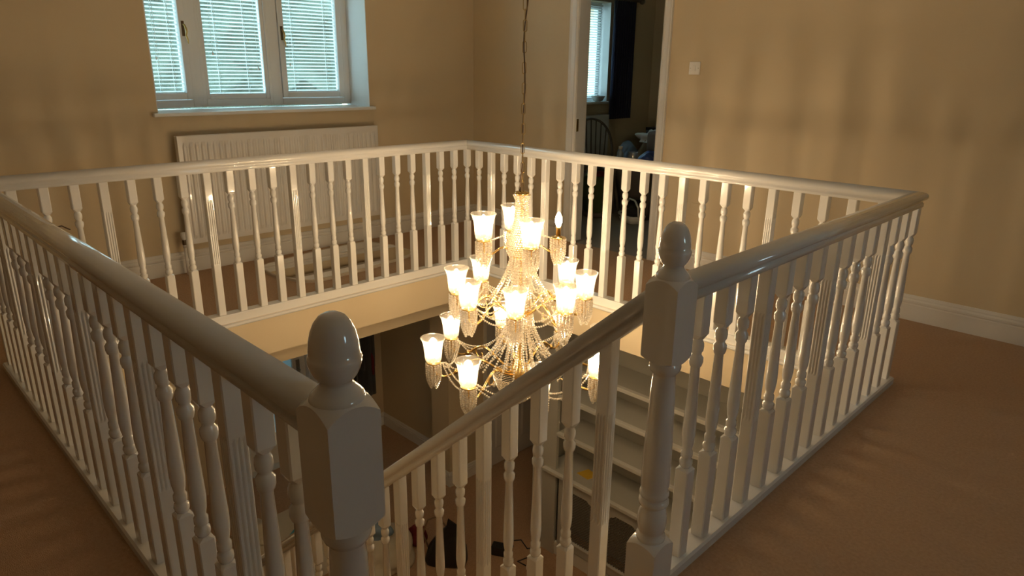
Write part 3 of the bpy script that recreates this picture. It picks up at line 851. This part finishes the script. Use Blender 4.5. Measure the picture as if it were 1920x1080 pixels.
# ------------------------------------------------------------------ built-in bookcase of the hall
BX0, BX1, BY, BD = 0.42, 2.86, 0.42, 0.34
bc = thing('bookcase', 'grey built-in bookcase with white shelf edges and mesh cupboard doors in the lower hall', 'bookcase', ((BX0+BX1)/2, BY, ZG))
bo = Vector(((BX0+BX1)/2, BY, ZG))
def bb(x0, x1, y0, y1, z0, z1): return MB().box(x0-bo.x, x1-bo.x, y0-bo.y, y1-bo.y, z0-bo.z, z1-bo.z)
ZL = -1.725                        # counter ledge
put('back_panel', bb(BX0, BX1, BY+BD, BY+BD+0.015, ZG, ZS-0.01), BOOK, bc)
put('side_panel', bb(BX0, BX0+0.03, BY+0.03, BY+BD, ZG, ZS-0.01), BOOK, bc)
put('side_panel', bb(BX1-0.03, BX1, BY+0.03, BY+BD, ZG, ZS-0.01), BOOK, bc)
put('stile', bb(BX0-0.09, BX0+0.165, BY+0.005, BY+0.035, ZG, ZS-0.01), BOOK, bc)
put('stile', bb(BX1-0.10, BX1, BY+0.005, BY+0.035, ZL, ZS-0.01), BOOK, bc)
def shelf(z, x0, x1, yf=0.0, name='shelf'):
    b_ = put(name, bb(x0, x1, BY+yf+0.03, BY+BD-0.01, z-0.026, z-0.001), BOOK, bc)
    pr = [(0.0, 0.0), (0.0, -0.010), (0.006, -0.013), (0.006, -0.026), (0.012, -0.030), (0.012, -0.036), (0.035, -0.036), (0.035, 0.0)]
    a = [(x0-bo.x, BY+yf+o-bo.y, z+d-bo.z) for o, d in pr]; b = [(x1-bo.x, BY+yf+o-bo.y, z+d-bo.z) for o, d in pr]
    put('moulded_edge', MB().rings([a, b]), BOOKW, b_)
for z in (-0.785, -1.058, -1.385): shelf(z, BX0+0.165, BX1-0.10)
shelf(ZL, BX0+0.06, BX1, -0.045, 'counter_top')
put('plinth', bb(BX0-0.09, BX1, BY+0.02, BY+0.04, ZG, ZG+0.12), BOOKW, bc)
put('carcass', bb(BX0+0.03, BX1-0.03, BY+BD-0.02, BY+BD-0.005, ZG+0.12, ZL-0.037), BOOK, bc)
x = BX0+0.20; dw = 0.43
z0, z1 = ZG+0.135, ZL-0.055
while x+dw < BX1-0.05:
    # door frame with an ogee-topped mesh opening
    root = put('cupboard_door', (lambda m: (m.box(x-bo.x, x+.075-bo.x, 0.01, 0.032, z0-bo.z, z1-bo.z), m.box(x+dw-.075-bo.x, x+dw-bo.x, 0.01, 0.032, z0-bo.z, z1-bo.z),
                m.box(x+.075-bo.x, x+dw-.075-bo.x, 0.01, 0.032, z0-bo.z, z0+.085-bo.z), m.box(x+.075-bo.x, x+dw-.075-bo.x, 0.01, 0.032, z1-.085-bo.z, z1-bo.z), m)[-1])(MB()), BOOK, bc)
    for s, xa in ((1, x+.075), (-1, x+dw-.075)):
        m = MB(); a = [(xa, z1-.084), (xa+s*.06, z1-.084), (xa+s*.045, z1-.10), (xa+s*.012, z1-.115), (xa, z1-.15)]
        m.rings([[(p-bo.x, 0.011, q-bo.z) for p, q in a], [(p-bo.x, 0.031, q-bo.z) for p, q in a]])
        put('corner_fillet', m, BOOK, root)
    m = MB(); gx0, gx1, gz0, gz1 = x+.072, x+dw-.072, z0+.082, z1-.082
    nd = 30
    W_, H_ = gx1-gx0, gz1-gz0; st_ = (W_+H_)/nd
    for k in range(1, nd):
        c = k*st_
        for fl_ in (0, 1):
            xs0, zs0 = (min(c, W_), max(0, c-W_)); xs1, zs1 = (max(0, c-H_), min(c, H_))
            if fl_: xs0, xs1 = W_-xs0, W_-xs1
            m.tube([(gx0+xs0-bo.x, 0.022, gz0+zs0-bo.z), (gx0+xs1-bo.x, 0.022, gz0+zs1-bo.z)], 0.0032, 4, smooth=False)
    g_ = put('mesh_grille', m, MESHM, root)
    put('inner_sill', MB().box(gx0-bo.x, gx1-bo.x, -0.004, 0.03, z0+.078-bo.z, z0+.088-bo.z), BOOKW, root)
    kn = MB().lathe([(0.006, 0), (0.006, 0.012), (0.013, 0.016), (0.013, 0.026), (0.004, 0.030)], 12)
    kn.v = [(a+x+dw-.035-bo.x, 0.01-c, b+(z0+z1)/2+.1-bo.z) for a, b, c in kn.v]
    put('knob', kn, IRON, root)
    x += dw+0.012
yl = put('yellow_leaflet', MB().rings([[(-.07, -.05, 0), (.05, -.06, 0), (.08, .04, 0), (-.04, .06, 0)], [(-.07, -.05, .004), (.05, -.06, .004), (.08, .04, .004), (-.04, .06, .004)]]), YELLOW, None, (0.81, 0.56, ZL))
tag(yl, 'small yellow leaflet lying on the bookcase counter', 'leaflet')

# ------------------------------------------------------------------ soft things: coats, clothes, bags
def blob(name, label, cat, loc, size, m, seed, rz=0.0, fold=0.16, group=None, sub=3):
    rnd = random.Random(seed)
    bm = bmesh.new(); bmesh.ops.create_icosphere(bm, subdivisions=sub+1, radius=1.0)
    ph = [(rnd.uniform(2, 5), rnd.uniform(0, 6), Vector((rnd.uniform(-1, 1), rnd.uniform(-1, 1), rnd.uniform(-1, 1))).normalized()) for _ in range(7)]
    for v in bm.verts:
        n = v.co.normalized(); d = 0
        for fq, p, ax in ph: d += math.sin(fq*2.2*n.dot(ax)+p)*(0.5 if fq > 3.5 else 1)
        r = 1+fold*d/2.4
        q = n*r
        z = q.z
        if z < -0.25: z = -0.25-(abs(z)-0.25)*0.12
        v.co = Vector((q.x*size[0], q.y*size[1], (z+0.36)*size[2]/1.36))
    lo = min(v.co.z for v in bm.verts)
    for v in bm.verts: v.co.z -= lo
    me = bpy.data.meshes.new(name); bm.to_mesh(me); bm.free()
    for p in me.polygons: p.use_smooth = True
    me.materials.append(m)
    o = put(name, me, None, None, loc, (0, 0, rz))
    return tag(o, label, cat, group)
def coat(label, y, ztop, length, w, m, seed, x=-2.3):
    rnd = random.Random(seed)
    c = thing('coat', label, 'coat', (x, y, ztop-length), 0, 'coats on the hall hooks')
    rg = []; n = 28
    for j in range(15):
        f = j/14.0; z = length*(1-f)
        ww = w*(0.25+0.75*min(1, f*4))*(1+0.15*f); dd = 0.05+0.06*min(1, f*3)
        ring = []
        for k in range(n):
            a = 2*PI*k/n
            rr = 1+0.10*math.sin(a*6+seed+f*1.5)*min(1, f*2)
            ring.append((0.13+dd*math.cos(a)*rr, ww*0.5*math.sin(a)*rr, z))
        rg.append(ring)
    put('body', MB().rings(rg, True), m, c)
    for s in (-1, 1):
        pts = [(0.15, s*w*.38, length*.93), (0.16, s*w*.45, length*.7), (0.17, s*w*.44, length*.42), (0.17, s*w*.43, length*.3)]
        put('sleeve', MB().tube(pts, [0.03, 0.034, 0.03, 0.028], 10), m, c)
    put('collar', MB().tube([(0.10, -w*.16, length-.01), (0.19, 0, length+.01), (0.10, w*.16, length-.01)], 0.022, 8), m, c)
    return c
rack = thing('coat_rack', 'dark wooden coat rail with hooks on the hall wall', 'coat rack', (-2.3, 0.27, -0.98))
put('rail', MB().box(0, 0.025, -0.42, 0.42, -0.05, 0.05), CHAIRW, rack)
for yy in (-0.32, -0.08, 0.16, 0.34):
    put('hook', MB().tube([(0.02, yy, 0.02), (0.07, yy, 0.0), (0.085, yy, 0.03), (0.08, yy, 0.05)], 0.006, 8), BRASSD, rack)
coat('long black coat on the hooks beside the front door', -0.01, -1.0, 1.05, 0.15, BLACKC, 1)
coat('black jacket in the middle of the coat hooks', 0.21, -1.0, 0.80, 0.15, BLACKC, 5)
coat('charcoal grey coat at the end of the coat hooks', 0.43, -1.0, 1.0, 0.14, GREYC, 9)
sc = put('scarf', MB().tube([(-2.09, 0.44, -1.50), (-2.06, 0.45, -1.58), (-2.055, 0.445, -1.68), (-2.06, 0.45, -1.76)], [0.012, 0.016, 0.016, 0.012], 8), REDC)
tag(sc, 'thin dark red scarf hanging over the charcoal coat', 'scarf')
# laundry on the hall floor near the stair foot
blob('folded_clothes', 'blue-grey clothes lying on the cream laundry heap', 'clothes', (-0.50, -0.66, ZG+0.195), (0.17, 0.15, 0.16), BLUEC, 3)
blob('laundry_heap', 'cream laundry heap on the hall floor', 'clothes', (-0.45, -0.68, ZG), (0.36, 0.30, 0.20), CREAMC, 4)
blob('laundry_heap', 'low white laundry heap on the hall floor by the stairs', 'clothes', (0.12, -1.02, ZG), (0.24, 0.20, 0.13), WHITEC, 8)
blob('folded_clothes', 'dark red garment against the cream laundry heap', 'clothes', (-0.34, -0.30, ZG), (0.07, 0.08, 0.20), REDC, 12)
blob('folded_clothes', 'black garment heaped on the floor behind the cream laundry', 'clothes', (-1.06, -0.42, ZG), (0.13, 0.12, 0.26), BLACKC, 15)
# black bag
hb = thing('handbag', 'black leather bag with upright flap and strap on the hall floor', 'bag', (0.02, -0.28, ZG), R(40))
rg = []
for z, a, b, sx in ((0, .17, .09, 0), (.03, .18, .10, 0), (.14, .16, .085, .01), (.22, .12, .06, .02), (.30, .07, .03, .03), (.36, .02, .012, .04)):
    rg.append([(sx+a*math.copysign(abs(math.cos(t_))**.6, math.cos(t_)), b*math.copysign(abs(math.sin(t_))**.6, math.sin(t_)), z) for t_ in [2*PI*k/20 for k in range(20)]])
put('body', MB().rings(rg, True), LEATHER, hb)
put('strap', MB().tube([(-.15, 0, .12), (-.20, .02, .24), (-.16, .04, .36), (-.08, .04, .40), (-.02, .03, .34), (0.02, 0.0, .30)], 0.008, 8), BROWNC, hb)
put('flap', MB().rings([[(-.03, -.06, .18), (.12, -.05, .16), (.10, .0, .36), (.02, .0, .42)], [(-.03, -.07, .18), (.12, -.06, .16), (.10, -.015, .36), (.02, -.015, .42)]]), LEATHER, hb)
pc = thing('power_adapter', 'small black adapter with loose cable on the hall carpet', 'adapter', (0.26, 0.10, ZG), R(30))
bevel(put('housing', MB().box(-.06, .06, -.04, .04, 0, .09), LEATHER, pc), 0.008)
put('cable', MB().tube([(.05, .03, .05), (.10, .10, .02), (.06, .18, .006), (.14, .22, .006), (.22, .12, .006), (.30, .16, .006), (.26, .02, .006), (.18, -.06, .006), (.28, -.1, .006)], 0.006, 6), BLACKC, pc)
put('plug', MB().box(.27, .31, -.13, -.08, 0, .03), PLASTIC, pc)
# things by the south side of the hall seen through the near balusters
hs = thing('storage_box', 'pale storage box holding a teal folder beyond the stair rail', 'box', (-0.82, -1.32, ZG))
put('body', MB().box(-.28, .28, -.26, .26, 0, .30), WHITEC, hs)
put('lid', MB().box(-.29, .29, -.27, .27, .30, .33), CREAMC, hs)
tf = put('folder', MB().box(-.12, .12, -.16, .16, 0, .015), TEALP, None, (-0.66, -1.20, ZG+.33), (0, 0, R(35))); tag(tf, 'teal folder on the pale storage box', 'folder')
blob('cushion', 'round cream cushion resting on the pale storage box', 'cushion', (-0.94, -1.44, ZG+.33), (0.14, 0.11, 0.13), CREAMC, 21)

# ------------------------------------------------------------------ bedroom beyond the doorway
w2 = sroot('window_2')
fmB, lB = seg_frame((XW-0.16, VY0), (XW-0.16, VY1))
bevel(put('frame', ring_frame(fmB, 0, lB, VZ0, VZ1, 0.06, -0.03, 0.03), UPVC, w2), 0.004)
m = MB(); obox(m, fmB, 0.06, lB-0.06, -0.01, -0.004, VZ0+0.06, VZ1-0.06); put('pane', m, GLASS, w2)
m = MB(); obox(m, fmB, lB/2-.03, lB/2+.03, -0.03, 0.03, VZ0+.06, VZ1-.06); put('mullion', m, UPVC, w2)
bevel(struct('trim_7', MB().box(XW-0.25, XW+0.03, VY0-.03, VY1+.03, VZ0-.025, VZ0), UPVC), 0.005)
m = MB(); m.box(XW-0.2, XW, VY1-.004, VY1, VZ0, VZ1); m.box(XW-0.2, XW, VY0, VY0+.004, VZ0, VZ1); struct('trim_8', m, UPVC)
blind('venetian_blind', 'narrow white venetian blind in the bedroom window beside the navy curtain', fmB, 0.05, lB-0.03, VZ0+0.03, VZ1-0.02, 0.06, 0.0262, (0.3, 0.75))
cu = thing('curtain', 'navy blue curtain hanging beside the bedroom window', 'curtain', (XW+0.07, 3.25, 0.88))
rg = []
nP = 60
for z in (0.0, 0.5, 1.24):
    rg.append([(0.022*math.sin(k*0.9)+(.006 if k else 0), -0.19+0.38*k/nP*(1-0.02*z), z) for k in range(nP+1)]+[(0.022*math.sin(k*0.9)-.010, -0.19+0.38*k/nP*(1-0.02*z), z) for k in reversed(range(nP+1))])
put('drape', MB().rings(rg, True), NAVY, cu)
cr_ = thing('curtain_pole', 'dark curtain pole above the bedroom window', 'curtain pole', (XW+0.07, 2.6, 2.14))
put('pole', MB().tube([(0, -0.7, 0), (0, 0.92, 0)], 0.016, 10), CHAIRW, cr_)
fin = MB().lathe([(0.005, 0), (0.03, 0.02), (0.034, 0.04), (0.02, 0.07), (0.0, 0.08)], 14); fin.v = [(a, 0.92+c, b) for a, b, c in fin.v]
put('finial', fin, CHAIRW, cr_)
for yy in (-.6, .85): put('bracket', MB().tube([(-.07, yy, -.02), (0, yy, -.02)], 0.012, 8), CHAIRW, cr_)
br_ = put('radiator', MB().box(XW+0.005, XW+0.07, 2.15, 3.06, 0.2, 0.93), None); br_.data.materials.append(RADI)
tag(br_, 'flat panel radiator under the bedroom window', 'radiator')
# hull-shaped dish and jar on the bedroom sill
dsh = put('dish', MB().lathe([(0.03, 0), (0.05, .01), (0.075, .05), (0.08, .06), (0.07, .055), (0.04, .02), (0.0, .018)], 20), WHITEC, None, (XW-0.02, 2.96, VZ0)); tag(dsh, 'small white dish on the bedroom window sill', 'dish')
jr = thing('jar', 'small dark red jar on the bedroom window sill', 'jar', (XW-0.06, 2.74, VZ0))
put('body', MB().lathe([(0.03, 0), (0.034, .01), (0.034, .04), (0.025, .05)], 16), REDC, jr); put('lid', MB().lathe([(0.027, .05), (0.027, .062), (0.0, .063)], 16), BROWNC, jr)
# windsor chair
wc = thing('windsor_chair', 'dark hoop-back windsor chair in front of the bedroom radiator', 'chair', (-0.71, 2.40, 0), R(-38))
bow = []
for k in range(25):
    a = PI*k/24; bow.append((-0.20-0.06*math.sin(a), 0.235*math.cos(a)*(1.0 if True else 1), 0.44+0.47*math.sin(a)**0.62))
put('back_bow', MB().tube(bow, 0.013, 8), CHAIRW, wc)
for k in range(7):
    y = -0.165+0.055*k
    zt = 0.44+0.47*math.sqrt(max(0, 1-(y/0.235)**2))**0.62
    put('spindle', MB().tube([(-0.18, y*.8, 0.44), (-0.20-0.06*(zt-.44)/.47, y, zt)], 0.0065, 7), CHAIRW, wc)
seat = [[(0.22*math.copysign(abs(math.cos(t_))**.7, math.cos(t_)), 0.23*math.copysign(abs(math.sin(t_))**.7, math.sin(t_)), z) for t_ in [2*PI*k/24 for k in range(24)]] for z in (0.415, 0.45)]
put('seat', MB().rings(seat), CHAIRW, wc)
for sx in (-1, 1):
    for sy in (-1, 1):
        put('leg', MB().tube([(sx*.14, sy*.15, .42), (sx*.18, sy*.19, .2), (sx*.21, sy*.22, 0)], [0.013, 0.019, 0.011], 8), CHAIRW, wc)
    put('stretcher', MB().tube([(-.18, sx*.185, .19), (.18, sx*.185, .19)], 0.009, 8), CHAIRW, wc)
# low table covered in odds and ends
tb = thing('side_table', 'low dark bedroom table covered with small clutter', 'table', (-0.20, 2.43, 0))
put('top', MB().box(-.26, .26, -.14, .14, .47, .50), CHAIRW, tb)
for sx in (-.22, .22):
    for sy in (-.10, .10): put('leg', MB().box(sx-.02, sx+.02, sy-.02, sy+.02, 0, .47), CHAIRW, tb)
bt = thing('bottle', 'clear plastic bottle with pale cap on the bedroom table', 'bottle', (-0.38, 2.38, .50))
put('body', MB().lathe([(0.03, 0), (0.034, .01), (0.034, .11), (0.014, .14), (0.014, .15)], 16), JAR, bt); put('cap', MB().lathe([(0.02, .15), (0.02, .18), (0.0, .182)], 14), CREAMC, bt)
jg = put('jug', MB().lathe([(0.04, 0), (0.05, .02), (0.055, .08), (0.045, .12), (0.052, .13), (0.05, .128), (0.04, .115), (0.045, .03), (0.0, .02)], 18), JAR, None, (-0.25, 2.42, .50)); tag(jg, 'clear glass jug on the bedroom table', 'jug')
blob('clothes_bag', 'royal blue bag of clothes on the bedroom table', 'bag', (-0.06, 2.43, .50), (0.11, 0.11, 0.16), ROYAL, 31)
# armchair heaped with clothes behind the right jamb
ac = thing('armchair', 'taupe upholstered armchair heaped with clothes in the bedroom', 'armchair', (-0.62, 3.16, 0), R(-90))
ac.scale = (0.8, 0.8, 0.8)
for nm, bx_ in (('seat', (-.36, .36, -.34, .34, .1, .44)), ('backrest', (-.38, .38, .26, .44, .1, 1.0)), ('armrest', (-.48, -.34, -.36, .36, .1, .62)), ('armrest', (.34, .48, -.36, .36, .1, .62))):
    bevel(put(nm, MB().box(*bx_), TAUPEC, ac), 0.05, 4)
for sx in (-.38, .38):
    for sy in (-.28, .34): put('foot', MB().lathe([(0.02, 0), (0.03, .1)], 10, (sx, sy)), CHAIRW, ac)
blob('folded_clothes', 'pale blue clothes on the armchair seat', 'clothes', (-0.78, 3.10, .350), (0.12, 0.15, 0.28), BLUEC, 41)
blob('folded_clothes', 'brown jumper bundled on the armchair seat', 'clothes', (-0.53, 3.12, .350), (0.12, 0.15, 0.33), BROWNC, 43)
blob('folded_clothes', 'white shirt thrown over the brown jumper', 'clothes', (-0.53, 3.12, .660), (0.12, 0.12, 0.12), WHITEC, 47, fold=0.3)
bx2 = thing('carton', 'pale blue carton standing against the bedroom wall', 'box', (-0.78, 3.76, 0))
put('body', MB().box(-.18, .18, -.10, .10, 0, .74), BLUEC, bx2); put('lid', MB().box(-.185, .185, -.105, .105, .74, .77), GREYC, bx2)
# green pouf-shaped laundry tub and white carrier by the doorway
tub = thing('laundry_tub', 'moss green round fabric tub with grey base ring beyond the doorway', 'tub', (-0.43, 2.06, 0))
tub.location = (-0.45, 2.12, 0)
tub.scale = (1, 1, 1)
put('fabric_side', MB().lathe([(0.10, 0.03), (0.125, 0.06), (0.140, 0.15), (0.145, 0.26), (0.138, 0.37), (0.125, 0.41), (0.12, 0.40), (0.132, 0.36), (0.13, 0.1), (0.0, 0.05)], 28), GREENC, tub)
put('base_ring', MB().lathe([(0.0, 0.0), (0.12, 0.0), (0.135, 0.02), (0.135, 0.04), (0.12, 0.05), (0.0, 0.05)], 28), TAUPEC, tub)
blob('folded_clothes', 'dark red cloth in the moss green tub', 'clothes', (-0.45, 2.12, 0.30), (0.09, 0.09, 0.15), REDC, 51)
cb = thing('carrier_tray', 'white tray with arched handle on the bedroom floor', 'tray', (-0.05, 2.17, 0), R(-30))
rg = [[(a*math.copysign(abs(math.cos(t_))**.5, math.cos(t_)), b*math.copysign(abs(math.sin(t_))**.5, math.sin(t_)), z) for t_ in [2*PI*k/24 for k in range(24)]] for z, a, b in ((0, .15, .08), (.07, .17, .10), (.075, .165, .095), (.02, .14, .07))]
put('body', MB().rings(rg, True), PLASTIC, cb)
put('handle', MB().tube([(-.16, 0, .06), (-.14, 0, .15), (-.06, 0, .21), (.06, 0, .21), (.14, 0, .15), (.16, 0, .06)], 0.010, 8), PLASTIC, cb)
blob('folded_clothes', 'dark cloth bundled in the white tray', 'clothes', (-0.05, 2.17, 0.025), (0.11, 0.06, 0.10), BLACKC, 55)

# ------------------------------------------------------------------ outside: garden ground and hedge
struct('floor', MB().box(-20, -2.5, -14, 16, ZG-0.3, ZG-0.15), GRASS)
hg = MB()
rnd = random.Random(5); nx, nz = 60, 22
vs = []; fs = []
for j in range(nz+1):
    for i in range(nx+1):
        y = -12+26*i/nx; z = ZG-0.2+7.2*j/nz
        vs.append((-10.5+rnd.uniform(-.35, .35)-(0.8*(j/nz)**3), y, z+(rnd.uniform(-.4, .4) if j == nz else 0)))
for j in range(nz):
    for i in range(nx): fs.append((j*(nx+1)+i, j*(nx+1)+i+1, (j+1)*(nx+1)+i+1, (j+1)*(nx+1)+i))
nb = len(vs)
vs += [(x-1.6, y, z) for x, y, z in vs]
fs += [tuple(nb+i for i in reversed(f)) for f in fs]
top = [nz*(nx+1)+i for i in range(nx+1)]
for a, b in zip(top, top[1:]): fs.append((a, b, nb+b, nb+a))
hg.add(vs, fs, True)
tag(put('hedge', hg, HEDGEM), 'tall dark green garden hedge beyond the window blinds', 'hedge')
